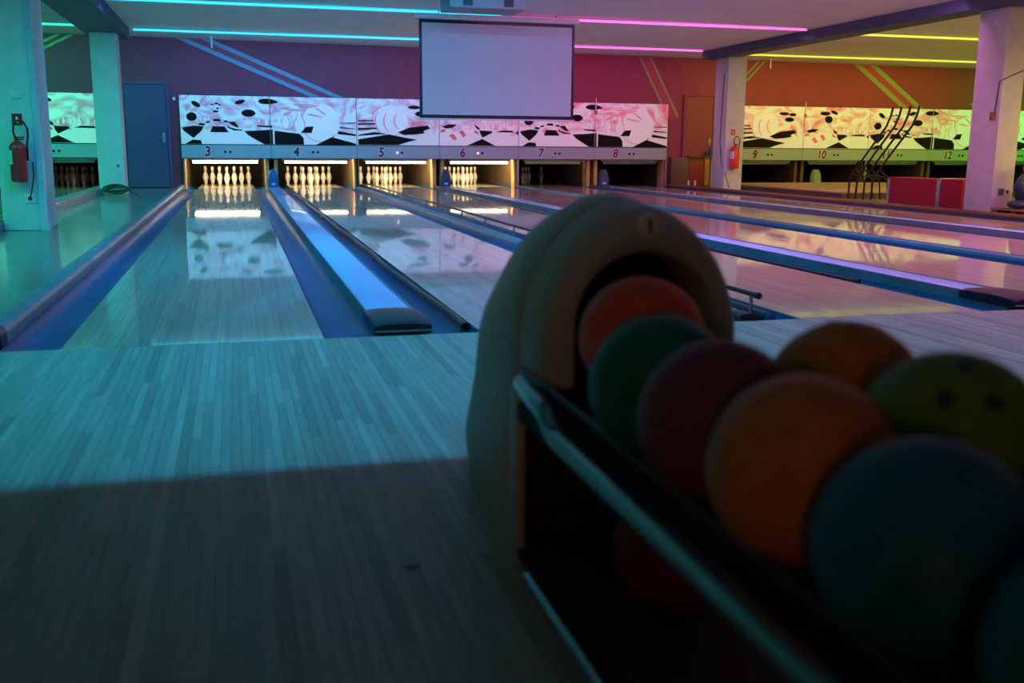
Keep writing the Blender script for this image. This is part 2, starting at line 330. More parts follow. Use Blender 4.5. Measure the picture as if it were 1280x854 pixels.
# ------------------------------------------------------------------ ceiling lamp rows
LAMPN = {GRN: 'green', CYA: 'cyan', PNK: 'pink', YEL: 'yellow', LIM: 'lime green'}
ROWN = ['next to the back wall', 'above the projection screen', 'over the middle of the lanes', 'over the front of the lanes', 'beside the dark header']
TM = {c: glow(LAMPN[c]+' tube glow', g, s) for c, g, s in ((GRN, (.02, .85, .48), 1.8), (CYA, (.03, .50, .92), 2.4), (PNK, (1, .12, .60), 2.2), (YEL, (.85, .80, .08), 1.3), (LIM, (.05, .9, .15), 1.2))}
def lamp_row(ri, Y, wpm, x0, x1, c):
    zc = ceilz((x0+x1)/2)-.004
    t = thing('ceiling_lamp', 'long %s tube lamp %s' % (LAMPN[c], ROWN[ri]), 'lamp', ((x0+x1)/2, Y, zc), 'coloured tube lamps on the ceiling')
    MB().box(x0, x1, Y-.045, Y+.045, zc-.008, zc).box(x0, x1, Y-.050, Y-.044, zc-.05, zc).build('housing', M['white'], t)
    MB().tube([(x0+.03, Y-.066, zc-.030), (x1-.03, Y-.066, zc-.030)], .014, 8).build('tube', TM[c], t)
    n = 1
    ld = bpy.data.lights.new('lamp_light', 'AREA'); ld.shape = 'RECTANGLE'; ld.size = x1-x0-.1; ld.size_y = .03
    ld.energy = wpm*(x1-x0); ld.color = (.09, .45, 1) if (ri == 0 and c == CYA) else c; ld.spread = math.radians(150)
    lo = bpy.data.objects.new('lamp_light', ld); COL.objects.link(lo); lo.parent = t; lo.location = (0, .0, -.010); lo.rotation_euler.x = math.radians(TILT[ri])
for ri, (Y, wpm) in enumerate(ROWS):
    xb = 3.3 if ri == 4 else 4.2
    segs = [(-8.5, -2.25, GRN, (1.2, 1.2, 1.1, 1.1, 1.6)[ri]), (-1.45, xb, CYA, .8 if ri == 3 else 1.), (max(xb+.1, 4.3 if ri < 4 else 4.9), 9.4, PNK, (.40, .7, .7, .8, 1.5)[ri])]
    if ri < 3: segs += [(10.05, 17.2, YEL, .6 if ri == 0 else .7), (17.4, 22.5, LIM, 1.)]
    else: segs += [(10.05, 17.2, YEL, 1.25 if ri == 3 else .6)]
    for x0, x1, c, k in segs: lamp_row(ri, Y, wpm*k, x0, x1, c)
# ------------------------------------------------------------------ lanes
NW = 'zero one two three four five six seven eight nine ten eleven twelve thirteen fourteen'.split()
HP = 18.288
PAIRS = [(-3.93, (1, 2)), (.885, (3, 4)), (4.285, (5, 6)), (7.685, (7, 8)), (12.74, (9, 10)), (16.14, (11, 12)), (19.54, (13, 14))]
LANEX = {}
for c, (a, b) in PAIRS: LANEX[a] = c-.885; LANEX[b] = c+.885
LANEX[4] = 1.77; LANEX[5] = 3.40
gprof = []
for k in range(9):
    a = pi*k/8; gprof.append((-.1165*math.cos(a), -.005-.075*math.sin(a)**.7))
def gutter(x, y0, y1, parent):
    mb = MB(); vs = []; fs = []; n = len(gprof)
    for y in (y0, y1): vs += [(x+px, y, pz) for px, pz in gprof]
    for i in range(n-1): fs.append((i, i+1, n+i+1, n+i))
    vs2 = [(x+px*1.0, y, pz-.012) for y in (y0, y1) for px, pz in gprof]
    mb.add(vs, fs); mb.add(vs2, fs); mb.build('gutter', M['gutter'], parent)
LN = {3: 'leftmost lane whose glossy boards start left of the ball return'}
for n, X in LANEX.items():
    if n in (1, 14): continue
    t = thing('bowling_lane', 'glossy wooden bowling lane running to the pin deck marked %s' % NW[n], 'lane', (X, 0, 0), 'bowling lanes')
    y0 = .004 if n != 2 else .004
    MB().box(X-.533, X+.533, y0, 19.15, -.05, 0).build('lane_boards', M['lane'], t, smooth=0)
    for s in (-1, 1): gutter(X+s*.6535, y0, 19.15, t)
# ball track covers between lanes of a pair, with end cap and pit hood
def track_cover(c, a, b, ys=.1):
    t = thing('ball_track_cover', 'pale blue cover panel over the ball track between lanes %s and %s' % (NW[a], NW[b]), 'cover', (c, 0, -.08), 'ball track covers')
    MB().box(c-.112, c+.112, ys+.35, 16.1, .005, .040).build('cover_panel', M['cover'], t, bevel=.004)
    for s in (-1, 1): MB().box(c+s*.114-.004, c+s*.114+.004, ys, 16.5, -.075, .045).build('edge_strip', M['edge'], t)
    MB().box(c-.108, c+.108, ys, 16.5, -.08, .004).build('track_body', M['divider'], t)
    if ys > 1: return
    prof = [(.03, -.0), (.03, .02), (.035, .045), (.06, .058), (.2, .068), (.4, .062), (.47, .052), (.47, 0)]
    e = MB()
    vs = []; m = 7
    for j in range(m):
        f = -1+2*j/(m-1); k = 1-.22*abs(f)**3
        for y, z in prof: vs.append((c+f*.130, y, z*k))
    fs = [(j*8+i, j*8+(i+1) % 8, (j+1)*8+(i+1) % 8, (j+1)*8+i) for j in range(m-1) for i in range(8)]
    fs += [tuple(range(8)), tuple((m-1)*8+i for i in range(7, -1, -1))]
    e.add(vs, fs); ec = e.build('end_cap', M['black'], t)
    MB().box(c-.128, c+.128, .022, .030, .012, .018).build('cap_band', M['grey_metal'], ec)
def pit_hood(c, a, b, m):
    t = thing('ball_pit_hood', 'pointed hood on the track cover end between lanes %s and %s' % (NW[a], NW[b]), 'hood', (c, 15.95, .04), 'pointed hoods at the pin decks')
    prof = [(.095, 0), (.10, .05), (.097, .15), (.085, .23), (.06, .30), (.02, .345)]
    poly = [(c-x, .041+z) for x, z in prof]+[(c+x, .041+z) for x, z in prof[::-1]]
    MB().prism_y(poly, 15.86, 16.02).build('shell', m, t, bevel=.012)
    MB().box(c-.035, c+.035, 15.852, 15.859, .08, .12).build('emblem', M['logo'], t)
for c, (a, b) in PAIRS[1:6]:
    track_cover(c, a, b, 15.25 if a == 9 else .1)
    if a < 9: pit_hood(c, a, b, M['bluehood'] if a == 3 else M['navy'])
pit_hood(12.74, 9, 10, M['paintgreen'])
# dividers between pairs, outer dividers
def divider(x0, x1, label, m='divider', h=.035, y0=.02, ends=True):
    t = thing('lane_divider', label, 'divider', ((x0+x1)/2, 0, -.08), 'lane dividers')
    c = (x0+x1)/2; hw = (x1-x0)/2; poly = [(x0, -.08), (x0, h*.5)]+[(c+hw*math.cos(pi-pi*k/8), h*.5+h*.5*math.sin(pi*k/8)) for k in range(9)][1:-1]+[(x1, h*.5), (x1, -.08)]
    MB().prism_y(poly, y0+.12, 16.42).build('strip', M[m], t)
    MB().prism_y([(x, z+.003 if z > 0 else z) for x, z in poly], y0, y0+.119).build('end_piece', M['black'], t)
    return t
divider(-.895, -.775, 'rounded grey divider along the left side of lane three', 'edge', .075, .12)
divider(2.54, 2.632, 'narrow teal divider between lanes four and five with the railing', 'divider', .03)
divider(5.94, 6.03, 'narrow teal divider between lanes six and seven', 'divider', .03)
divider(9.345, 9.60, 'wide dark divider along the right side of lane eight', 'cabinet', .06)
divider(14.40, 14.49, 'narrow divider between lanes ten and eleven', 'divider', .03)
# bumper rails
def rail(name, label, x, z, y0, y1, step, post=True, zf=-.07, wav=0, r=.012, m='black_metal', dx=0):
    t = thing(name, label, 'rail', (x, y0, zf))
    pts = []; n = 40
    for i in range(n+1):
        y = y0+(y1-y0)*i/n; pts.append((x+wav*math.sin(y*1.7)*.6+wav*.5*math.sin(y*3.9), y, z+wav*.3*math.sin(y*2.3)))
    MB().tube(pts, r, 8).build('rail_tube', M[m], t)
    MB().tube([(pts[0][0], y0-.02, pts[0][2]), (pts[0][0], y0+.015, pts[0][2])], r*1.35, 10).build('rail_end', M['black'], t)
    if post:
        y = y0+.06
        while y < y1:
            MB().tube([(x+dx, y, zf), (x, y, z)], .010, 6).build('rail_post', M['grey_metal'], t); y += step
    return t
rail('bumper_rail', 'wavy black bumper tube lying in the left gutter of lane four', 1.20, -.012, .22, 15.9, 1.6, True, -.075, .014, .017)
rail('bumper_rail', 'raised black bumper railing on posts between lanes four and five', 2.70, .10, .15, 15.9, 1.15, True, -.07, 0, .013)
rail('bumper_rail', 'black bumper tube lowered in the right gutter of lane five', 3.98, -.0, 1.2, 15.9, 1.3, True, -.07, .008, .014)
rail('bumper_rail', 'slim bumper tube on short posts in the left gutter of lane six', 4.60, .0, .4, 15.9, 1.1, True, -.07, .004, .010)
t = thing('bumper_roller', 'thick black bumper end lying at the foul line beside lane five', 'bumper', (2.70, .3, -.06))
MB().tube([(2.725, .06, -.005), (2.735, .60, -.005)], .030, 12).build('roller', M['black'], t)
MB().tube([(2.735, .60, -.005), (2.745, 1.0, -.005)], .022, 10).build('sleeve', M['divider'], t)
MB().tube([(2.7245, .045, -.005), (2.725, .06, -.005)], .026, 12).build('end_disc', M['bluehood'], t)
# ------------------------------------------------------------------ masking units with printed panels
MY = 16.57; ZB, ZM, ZT = .574, .842, 1.784
ART_A = dict(x0=105, x1=1050, y0=165, y1=422,
  ov=[(190,210,26,13,30),(165,277,28,23,0),(422,195,28,11,-15),(465,254,38,20,0),(565,190,46,15,0),(275,211,9,4,0),(298,206,12,5,0),(315,212,8,4,0),(303,231,8,5,0),(292,247,16,6,0),(600,190,20,8,10)],
  dk=[[(112,335),(170,324),(225,327),(215,350),(170,390),(120,352)],[(125,421),(165,398),(208,401),(213,421)],[(272,326),(335,326),(357,358),(258,358)],[(350,302),(390,300),(414,331),(395,330)],[(348,318),(362,330),(400,340),(428,342),(428,348),(385,348),(352,333)],
      [(438,350),(520,346),(588,340),(588,421),(545,421),(500,397),(460,372)],[(597,346),(735,362),(755,385),(757,421),(597,421)],[(740,357),(770,324),(812,321),(800,357)],[(822,424),(912,378),(1047,414),(1047,424)],[(944,362),(950,345),(1047,362),(1047,372)],
      [(955,330),(960,322),(1047,331),(1047,335)],[(958,300),(1047,297),(1047,303),(958,304)],[(500,318),(586,320),(586,331),(520,326)],[(205,310),(238,312),(225,324),(196,320)],[(280,288),(312,286),(318,300),(276,300)],[(240,300),(262,298),(258,308),(236,310)],[(330,296),(350,294),(360,304),(338,306)],[(915,376),(920,366),(925,376)]],
  ball=[(852,300,105,105)],
  pins=[(560,292,11,58),(660,290,22,85),(735,295,30,110),(625,275,12,50),(520,290,6,30),(490,288,5,26),(455,288,4,24),(425,286,4,22),(210,284,4,24),(235,284,4,24),(255,282,3,20),(340,280,3,20),(362,282,4,22),(385,284,4,24)],
  red=[(700,232,55,6,4),(852,238,40,5,35),(800,215,50,5,-12),(672,252,26,9,-25),(820,262,45,5,10),(760,205,60,5,0),(660,222,30,5,-10)])
ART_B = dict(x0=75, x1=940, y0=185, y1=434,
  ov=[(375,227,32,10,0),(430,232,24,9,0),(410,262,30,14,0),(700,215,26,10,20),(640,222,34,12,0),(665,258,26,22,0)],
  dk=[[(80,402),(160,388),(240,374),(330,392),(390,402),(330,418),(290,432),(80,432)],[(288,362),(350,336),(445,324),(462,340),(424,354),(430,366),(380,374),(318,377)],[(520,328),(560,315),(600,318),(580,334),(540,340)],[(725,347),(790,350),(797,359),(742,387),(728,366)],[(812,356),(850,346),(905,347),(918,358)],[(740,394),(812,432),(655,432)],[(80,378),(165,362),(235,372),(160,378),(80,384)],
      [(80,300),(160,298),(164,304),(80,306)],[(80,318),(166,314),(172,322),(80,326)],[(80,342),(175,338),(180,346),(80,354)],[(690,312),(720,330),(728,345),(712,342)],[(925,360),(940,350),(940,372)]],
  ball=[(250,300,92,84)],
  pins=[(800,318,10,44),(840,320,12,50),(880,318,10,44),(915,320,10,46),(770,318,8,36),(745,320,7,34),(690,320,7,34)],
  arc=[(240,300,70,75),(280,305,65,70),(330,300,60,60)],
  red=[(525,352,16,8,-20),(706,358,15,7,30)], bands=[[(556,376),(580,366),(602,394),(586,404)],[(612,354),(634,349),(652,376),(634,388)]])
def ellipse(cx, cy, rx, ry, rot, n=18):
    a = math.radians(rot)
    return [(cx+rx*math.cos(t)*math.cos(a)-ry*math.sin(t)*math.sin(a), cy+rx*math.cos(t)*math.sin(a)+ry*math.sin(t)*math.cos(a)) for t in [2*pi*k/n for k in range(n)]]
def clip(poly, x0, x1):
    for sgn, lim in ((1, x0), (-1, x1)):
        out = []
        for i in range(len(poly)):
            p, q = poly[i], poly[(i+1) % len(poly)]; dp, dq = sgn*(p[0]-lim), sgn*(q[0]-lim)
            if dp >= 0: out.append(p)
            if dp*dq < 0: f = dp/(dp-dq); out.append((p[0]+f*(q[0]-p[0]), p[1]+f*(q[1]-p[1])))
        poly = out
        if len(poly) < 3: return None
    return poly
def stroke(pts, wd):
    L = []; Rr = []
    for i, p in enumerate(pts):
        a = pts[max(i-1, 0)]; b = pts[min(i+1, len(pts)-1)]; dx, dy = b[0]-a[0], b[1]-a[1]; l = math.hypot(dx, dy) or 1
        w2 = wd*(.35+.65*math.sin(pi*(i+.5)/len(pts))); L.append((p[0]-dy/l*w2, p[1]+dx/l*w2)); Rr.append((p[0]+dy/l*w2, p[1]-dx/l*w2))
    return L, Rr
MATS = [M['artpale'], M['artpink'], M['artred'], M['artblack']]
def art(A, half, xl, mb):
    xm = (A['x0']+A['x1'])/2; px0 = A['x0'] if half == 0 else xm; px1 = xm if half == 0 else A['x1']
    sx = 1.685/(px1-px0); sz = (ZT-ZM-.02)/(A['y1']-A['y0'])
    lay = [0]
    def put(poly, mi):
        P = [(min(max(p[0], A['x0']), A['x1']), min(max(p[1], A['y0']), A['y1'])) for p in poly]; P = clip(P, px0, px1)
        if not P: return
        lay[0] += 1; y = MY-.0312-.00002*lay[0]-.0006*mi; mb.mi = mi+1
        mb.add([(xl+.0075+(x-px0)*sx, y, ZT-.01-(yy-A['y0'])*sz) for x, yy in P], [tuple(range(len(P)))])
    def line(pts, wd, mi):
        L, Rr = stroke(pts, wd)
        for i in range(len(pts)-1): put([L[i], L[i+1], Rr[i+1], Rr[i]], mi)
    for cx, cy, rx, ry in A['ball']: put(ellipse(cx, cy, rx, ry, 0, 28), 0)
    for cx, cy, rx, ry in A['ball']: line([(cx+rx*math.cos(a), cy+ry*math.sin(a)) for a in [2*pi*k/28+.4 for k in range(20)]], 2.2, 1)
    for q in A['red']: put(ellipse(*q), 2 if A is ART_B else 1)
    for cx, cy, rx, ry in A.get('arc', []): line([(cx-rx*math.cos(a), cy-ry*math.sin(a)) for a in [-.9+1.6*k/10 for k in range(11)]], 4, 1)
    for q in A['dk']: put(q, 3)
    if 'bands' in A:
        put([(495, 400), (520, 375), (600, 360), (665, 345), (715, 352), (725, 365), (690, 378), (620, 395), (545, 428), (505, 425)], 0)
        for q in A['bands']: put(q, 2)
    for q in A['ov']: put(ellipse(*q), 3)
    for cx, cy, hw, h in A['pins']:
        prof = [(.5, .5), (.75, .4), (1, .2), (.95, .05), (.5, -.2), (.34, -.33), (.45, -.43), (.2, -.5)]
        body = [(cx-hw*a, cy+h*b) for a, b in prof]+[(cx+hw*a, cy+h*b) for a, b in prof[::-1]]; put(body, 0)
        if hw > 4: line([(cx+hw*a, cy+h*b) for a, b in prof], max(1.2, hw*.09), 1); line([(cx-hw*a, cy+h*b) for a, b in prof], max(1, hw*.07), 1)
def text_mesh(s, size, off):
    cu = bpy.data.curves.new('numeral', 'FONT'); cu.body = s; cu.size = size; cu.align_x = 'CENTER'; cu.align_y = 'CENTER'; cu.offset = off; cu.shear = .12; cu.resolution_u = 4; cu.extrude = .002
    o = bpy.data.objects.new('tmp', cu); COL.objects.link(o)
    dg = bpy.context.evaluated_depsgraph_get(); dg.update(); me = bpy.data.meshes.new_from_object(o.evaluated_get(dg)); bpy.data.objects.remove(o); return me
def numeral(s, x, z, parent):
    for nm, off, y, m in (('numeral_outline', .021, MY-.0335, 'outline'), ('numeral', .010, MY-.0365, 'digit')):
        me = text_mesh(s, .27, off); me.materials.clear(); me.materials.append(M[m])
        o = bpy.data.objects.new(nm, me); COL.objects.link(o); o.parent = parent
        o.location = Vector((x, y, z))-ORG[parent]; o.rotation_euler = (pi/2, 0, 0); o.scale = (.85, .95, 1)
artm = {}
for idx, (c, (a, b)) in enumerate(PAIRS):
    A = ART_A if a in (3, 7, 11) else ART_B
    t = thing('masking_unit', 'lane mask with printed bowling picture above numbers %s and %s' % (NW[a], NW[b]), 'mask panel', (c, MY, ZB), 'lane masking units')
    MB().box(c-1.70, c+1.70, MY-.02, MY+.06, ZB, ZT+.006).build('frame', M['frame'], t)
    for half, n in ((0, a), (1, b)):
        xl = c-1.70+1.70*half
        pm = MB().box(xl+.0065, xl+1.6935, MY-.031, MY-.02, ZM+.012, ZT-.004); art(A, half, xl, pm)
        pm.build('graphic_panel', [art_mat(idx+half*.5)]+MATS, t, smooth=0)
        bd = MB().box(xl+.004, xl+1.696, MY-.031, MY-.02, ZB+.012, ZM-.006).build('number_band', M['band'], t, smooth=0)
        numeral(str(n), xl+.485, .706, bd)
        for q in (0, 1):
            lit = (n in (5, 6) and q == 0)
            MB().lathe([(.026, 0), (.026, .006), (.018, .010), (.001, .011)], (xl+.82+.095*q, MY-.031, .706), 12, 'y').build('indicator_light', M['dotlit'] if lit else M['dot'], bd)
    for xp in ((c-1.70, c+1.70) if idx in (1, 4) else (c+1.70,)):
        MB().box(xp-.022, xp+.022, MY+.0, MY+.04, 0, ZB).build('post', M['grey_metal'] if a > 4 else M['black_metal'], t)
# ------------------------------------------------------------------ pin decks
WARM = (1, .76, .40)
lampm = {True: glow('lit pin lamp', (1, .82, .50), 9), 'max': glow('bright pin lamp', (1, .82, .50), 28), 'dim': glow('dim pin lamp', (1, .8, .4), .10), False: M['grey_metal']}
for n, X in LANEX.items():
    if n in (1, 14): continue
    on = n in (3, 4, 5, 6)
    t = thing('pinsetter_housing', 'open pin deck housing behind the mask numbered %s' % NW[n], 'pinsetter', (X, 18, -.3), 'pin deck housings')
    for s in (-1, 1):
        xk = X+s*.80
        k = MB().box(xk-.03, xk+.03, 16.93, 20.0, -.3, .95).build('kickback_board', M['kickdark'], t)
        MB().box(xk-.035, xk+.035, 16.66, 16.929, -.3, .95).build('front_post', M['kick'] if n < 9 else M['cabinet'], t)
    MB().box(X-.77, X+.77, 20.0, 20.05, -.3, .95).build('pit_curtain', M['pit'], t)
    MB().box(X-.77, X+.77, 16.66, 20.0, .90, .95).build('deck_roof', M['pit'], t)
    MB().box(X-.77, X+.77, 19.16, 20.0, -.3, -.28).build('pit_floor', M['pit'], t)
    l = MB().box(X-.66, X+.66, 16.68, 16.72, .535, .60).build('lamp_shield', M['white'], t)
    MB().tube([(X-.62, 16.70, .508), (X+.62, 16.70, .508)], .024, 8).build('lamp_tube', lampm['max' if n == 3 else True if on else ('dim' if n in (7,) else False)], l)
    if on or n in (7, 2):
        ld = bpy.data.lights.new('deck_light', 'AREA'); ld.shape = 'RECTANGLE'; ld.size = 1.25; ld.size_y = .05
        ld.energy = 55 if on else (1.2 if n == 7 else .8); ld.color = WARM if n != 2 else (1, .25, .15)
        lo = bpy.data.objects.new('deck_light', ld); COL.objects.link(lo); lo.parent = l; lo.location = Vector((X, 16.80, .60))-ORG[l]
        lo.rotation_euler = (math.radians(62), 0, 0)
# pins
pp = [(.0258, 0), (.0300, .012), (.0415, .06), (.0520, .095), (.0596, .115), (.0605, .13), (.058, .15), (.050, .19), (.036, .225), (.0265, .25), (.0235, .268), (.0242, .29), (.0290, .32), (.0318, .345), (.0300, .362), (.0215, .375), (.009, .3805), (.0005, .381)]
pin0 = thing('bowling_pin', 'x', 'pin', (0, 0, 0), 'bowling pins')
MB().lathe(pp, n=18).build('pin_body', M['pin'], pin0)
for z0, r0, r1, z1 in ((.246, .0286, .0258, .258), (.272, .0246, .0250, .284)):
    MB().lathe([(r0-.003, z0), (r0, z0), (r1, z1), (r1-.003, z1)], n=18).build('neck_stripe', M['pinred'], pin0)
ROWP = {0: ['front head pin'], 1: ['left pin of the second row', 'right pin of the second row'], 2: ['left pin of the third row', 'middle pin of the third row', 'right pin of the third row'],
        3: ['leftmost back row pin', 'second back pin from left', 'third back pin from left', 'rightmost back row pin']}
first = True
for n in (3, 4, 5, 6, 7, 8, 2, 9):
    for rr in range(4):
        for k in range(rr+1):
            if n == 7 and (rr, k) in ((0, 0), (1, 1), (2, 2)): continue
            if n == 8 and (rr, k) in ((0, 0), (1, 1), (3, 3), (2, 0)): continue
            if n == 9 and (rr, k) not in ((3, 1), (3, 3), (2, 1)): continue
            o = pin0 if first else copy_tree(pin0); first = False
            o['label'] = 'white red striped bowling pin, %s on lane %s' % (ROWP[rr][k], NW[n])
            o['group'] = 'bowling pins on lane %s' % NW[n]
            o.location = (LANEX[n]+(k-rr/2)*.3048, HP+rr*.264, 0.0005)
            o.rotation_euler.z = rng.uniform(0, 6)
# ------------------------------------------------------------------ projection screen and ceiling fittings
SX0, SX1, SY = 2.89, 5.315, 10.93
t = thing('projection_screen', 'large blank projection screen hanging from the ceiling', 'screen', ((SX0+SX1)/2, SY, 1.25))
MB().box(SX0-.06, SX1+.06, SY-.05, SY+.05, 2.685, 2.765).build('roller_case', M['white'], t, bevel=.015)
MB().box(SX0, SX1, SY-.003, SY+.003, 1.255, 2.685).build('black_border', M['black'], t, smooth=0)
MB().box(SX0+.045, SX1-.045, SY-.0055, SY-.0032, 1.305, 2.635).build('screen_fabric', M['screen'], t, smooth=0)
MB().box(SX0-.02, SX1+.02, SY-.015, SY+.015, 1.23, 1.255).build('bottom_bar', M['white'], t, bevel=.005)
for x in (SX0+.3, SX1-.3): MB().tube([(x, SY, 2.765), (x, SY, ceilz(x))], .01, 8).build('hanger', M['grey_metal'], t)
t = thing('ceiling_air_unit', 'white boxed ceiling air unit with dark square outlets above the screen', 'air unit', (3.5, 9.5, 2.62))
MB().box(3.0, 4.05, 9.2, 9.85, 2.64, ceilz(3.5)).build('casing', M['casing'], t, bevel=.01)
for x in (3.18, 3.74): MB().box(x, x+.13, 9.193, 9.199, 2.665, 2.80).build('outlet', M['black'], t)
tag(MB().box(2.62, 2.85, 9.2, 9.45, ceilz(2.7)-.05, ceilz(2.7)).build('ceiling_vent', M['black']), 'small dark vent plate on the ceiling left of the air unit', 'vent')
def hook(x, y, label):
    t = thing('ceiling_bracket', label, 'bracket', (x, y, ceilz(x)-.2))
    MB().box(x-.04, x+.04, y-.03, y+.03, ceilz(x)-.012, ceilz(x)).build('plate', M['white'], t); MB().tube([(x, y, ceilz(x)-.012), (x, y, ceilz(x)-.2)], .014, 8).build('rod', M['white'], t)
hook(-.15, 16.2, 'small white bracket hanging under the ceiling above lane three'); hook(11.62, 16.2, 'small white bracket hanging under the ceiling above lane nine')
# small antennas standing on the mask tops (sensor posts)
for x, s in ((8.12-.42, 'lane eight'), (12.74, 'lane ten')):
    t = thing('mask_sensor', 'thin pale sensor rod fixed on the mask top by '+s, 'sensor', (x, MY-.05, 1.6))
    MB().tube([(x, MY-.05, 1.58), (x, MY-.05, 1.88)], .010, 6).build('rod', M['white'], t); MB().box(x-.02, x+.02, MY-.075, MY-.034, 1.54, 1.62).build('clip', M['orangewood'], t)
# ------------------------------------------------------------------ extinguishers, signs, sockets, cables
def extinguisher(x, y, z, h, r, label, signlabel, sz):
    t = thing('fire_extinguisher', label, 'extinguisher', (x, y, z))
    yc = y-r-.02
    MB().lathe([(r*.85, 0), (r, .015), (r, h*.80), (r*.92, h*.86), (r*.6, h*.93), (r*.3, h*.96), (r*.3, h)], (x, yc, z), 20).build('cylinder', M['ext'], t)

    vs = []; n = 6
    for q in range(n+1):
        a = math.radians(-205+q*14); vs += [(x+r*1.015*math.cos(a), yc+r*1.015*math.sin(a), z+h*.42), (x+r*1.015*math.cos(a), yc+r*1.015*math.sin(a), z+h*.74)]
    MB().add(vs, [(2*q, 2*q+2, 2*q+3, 2*q+1) for q in range(n)]).build('sticker', M['white'], t)
    MB().box(x-.02, x+.07, yc-.012, yc+.012, z+h+.012, z+h+.024).box(x-.02, x+.06, yc-.012, yc+.012, z+h-.005, z+h+.006).tube([(x, yc, z+h*.95), (x, yc, z+h+.02)], .012, 8).build('valve_handle', M['black'], t)
    pts = [(x-.01, yc, z+h+.01), (x-.025, yc, z+h+.06), (x-.02, yc, z+h+.13), (x+.02, yc-.01, z+h+.175), (x+.07, yc-.01, z+h+.16), (x+.10, yc, z+h+.10), (x+.10, yc, z+h+.03), (x+.085, yc, z+h-.06), (x+.085, yc, z+h-.2)]
    MB().tube(pts, .010, 8).build('hose', M['black'], t)
    MB().box(x-.03, x+.03, y-.022, y-.002, z+h*.6, z+h*.75).build('wall_bracket', M['grey_metal'], t)
    s = thing('extinguisher_sign', signlabel, 'sign', (x, y, sz))
    MB().box(x-.045, x+.045, y-.006, y-.001, sz, sz+.11).build('plate', M['ext'], s); 
    sx = x-.005
    MB().prism_y([(sx-.006, sz+.025), (sx+.016, sz+.025), (sx+.016, sz+.072), (sx+.010, sz+.084), (sx, sz+.084), (sx-.006, sz+.072)], y-.0075, y-.0062).build('pictogram', M['white'], s)
extinguisher(-1.80, 6.33, .47, .40, .075, 'red fire extinguisher with black hose on the near left column', 'small red extinguisher sign on the near left column', 1.0)
extinguisher(9.86, 14.40, .44, .46, .095, 'red fire extinguisher with black hose on the right column', 'small red extinguisher sign on the right column', 1.10)
def socket(x, y, z, label, dual=False):
    t = thing('wall_socket', label, 'socket', (x, y, z))
    MB().box(x-.045, x+.045, y-.014, y-.001, z-.045, z+.045).build('plate', M['white'], t, bevel=.003)
    MB().lathe([(.02, 0), (.02, .004), (.001, .005)], (x, y-.014, z), 12, 'y').build('outlet', M['black'], t)
    if dual: MB().box(x-.14, x-.06, y-.02, y-.001, z-.04, z+.04).build('switch_plate', M['grey_metal'], t)
socket(-1.74, 6.33, .31, 'white wall socket near the foot of the left column'); socket(9.93, 6.80, .30, 'white double wall socket low on the far right column', True)
socket(-1.72, 14.0, .48, 'small round socket low on the column by the blue door')
tag(MB().box(-1.83, -1.75, 6.31, 6.329, 1.25, 1.31).build('wall_switch', M['white'], bevel=.003), 'small switch box above the extinguisher sign on left column', 'switch')
tag(MB().tube([(-1.735, 6.30, .32), (-1.72, 6.285, .36), (-1.70, 6.29, .45), (-1.685, 6.30, .56), (-1.69, 6.31, .66)], .006, 6).build('power_cable', M['cord']), 'black cable rising from the socket on the left column', 'cable')
tag(MB().tube([(9.692, 14.55, 2.3), (9.692, 14.6, 1.6), (9.692, 14.62, .95), (9.70-.008, 14.52, .55), (9.72, 14.392, .35), (9.83, 14.392, .05)], .008, 6).build('power_cable', M['cord']), 'thin dark cable running down the magenta column side', 'cable')
tag(MB().tube([(10.0, 6.79, 1.84), (9.80, 6.79, 1.76), (9.71, 6.79, 1.72), (9.69, 6.84, 1.70), (9.692, 6.88, 1.30)], .006, 6).build('power_cable', M['cord']), 'thin cable across the top of the far right column', 'cable')
tag(MB().box(9.66, 9.699, 6.86, 6.93, 1.22, 1.32).build('junction_box', M['orangewood'], bevel=.004), 'small junction box on the side of the far right column', 'box')
pts = []
for k in range(96):
    a = k*.33; rr = .165+.025*math.sin(k*.23); pts.append((-1.74+rr*1.15*math.cos(a), 13.72+rr*.8*math.sin(a), .072+.045*math.sin(a)+.0006*k+.008*math.sin(k*.71)))
pts += [(-1.50, 13.6, .06), (-1.42, 13.55, .02), (-1.40, 13.62, .014)]
tag(MB().tube(pts, .013, 6).build('hose_coil', M['rope']), 'dark coiled hose lying on the floor before the far left column', 'hose')
# ------------------------------------------------------------------ right side furniture
t = thing('cabinet', 'low cabinet with a red front below the brown red door', 'cabinet', (9.98, 16.5, 0))
MB().box(9.46, 9.865, 16.44, 16.585, .02, .64).build('side_box', M['cabinet'], t, bevel=.006)
MB().box(9.87, 10.25, 16.45, 16.585, .02, .64).build('red_front', M['redpanel'], t, bevel=.004)
MB().box(10.255, 10.37, 16.43, 16.585, .02, .64).build('wood_trim', M['orangewood'], t, bevel=.004)
MB().box(9.86, 10.62, 16.40, 16.586, .642, .665).build('top_board', M['cabinet'], t, bevel=.004)
MB().tube([(10.44, 16.48, 0), (10.44, 16.48, .64)], .03, 12).build('leg', M['grey_metal'], t)
for k, (x, h) in enumerate(((10.30, .12), (10.40, .20), (10.50, .26))):
    tag(MB().lathe([(.04, 0), (.042, h*.6), (.02, h*.8), (.018, h)], (x, 16.48, .666), 12).build('bottle', M['navy']), ('short', 'medium', 'tall')[k]+' dark bottle standing on the cabinet by the right column', 'bottle', 'dark bottles on the cabinet')
t = thing('stage_platform', 'low light brown wooden platform right of the magenta column', 'platform', (12, 13.2, 0))
MB().box(10.14, 14.2, 10.9, 15.6, .085, .115).build('top_board', M['stagewood'], t, bevel=.006)
MB().box(10.16, 14.18, 10.92, 15.58, .001, .084).build('base_frame', M['cabinet'], t)
t = thing('padded_partition', 'low red upholstered partition with grey post by the right column', 'partition', (10.05, 8.6, 0))
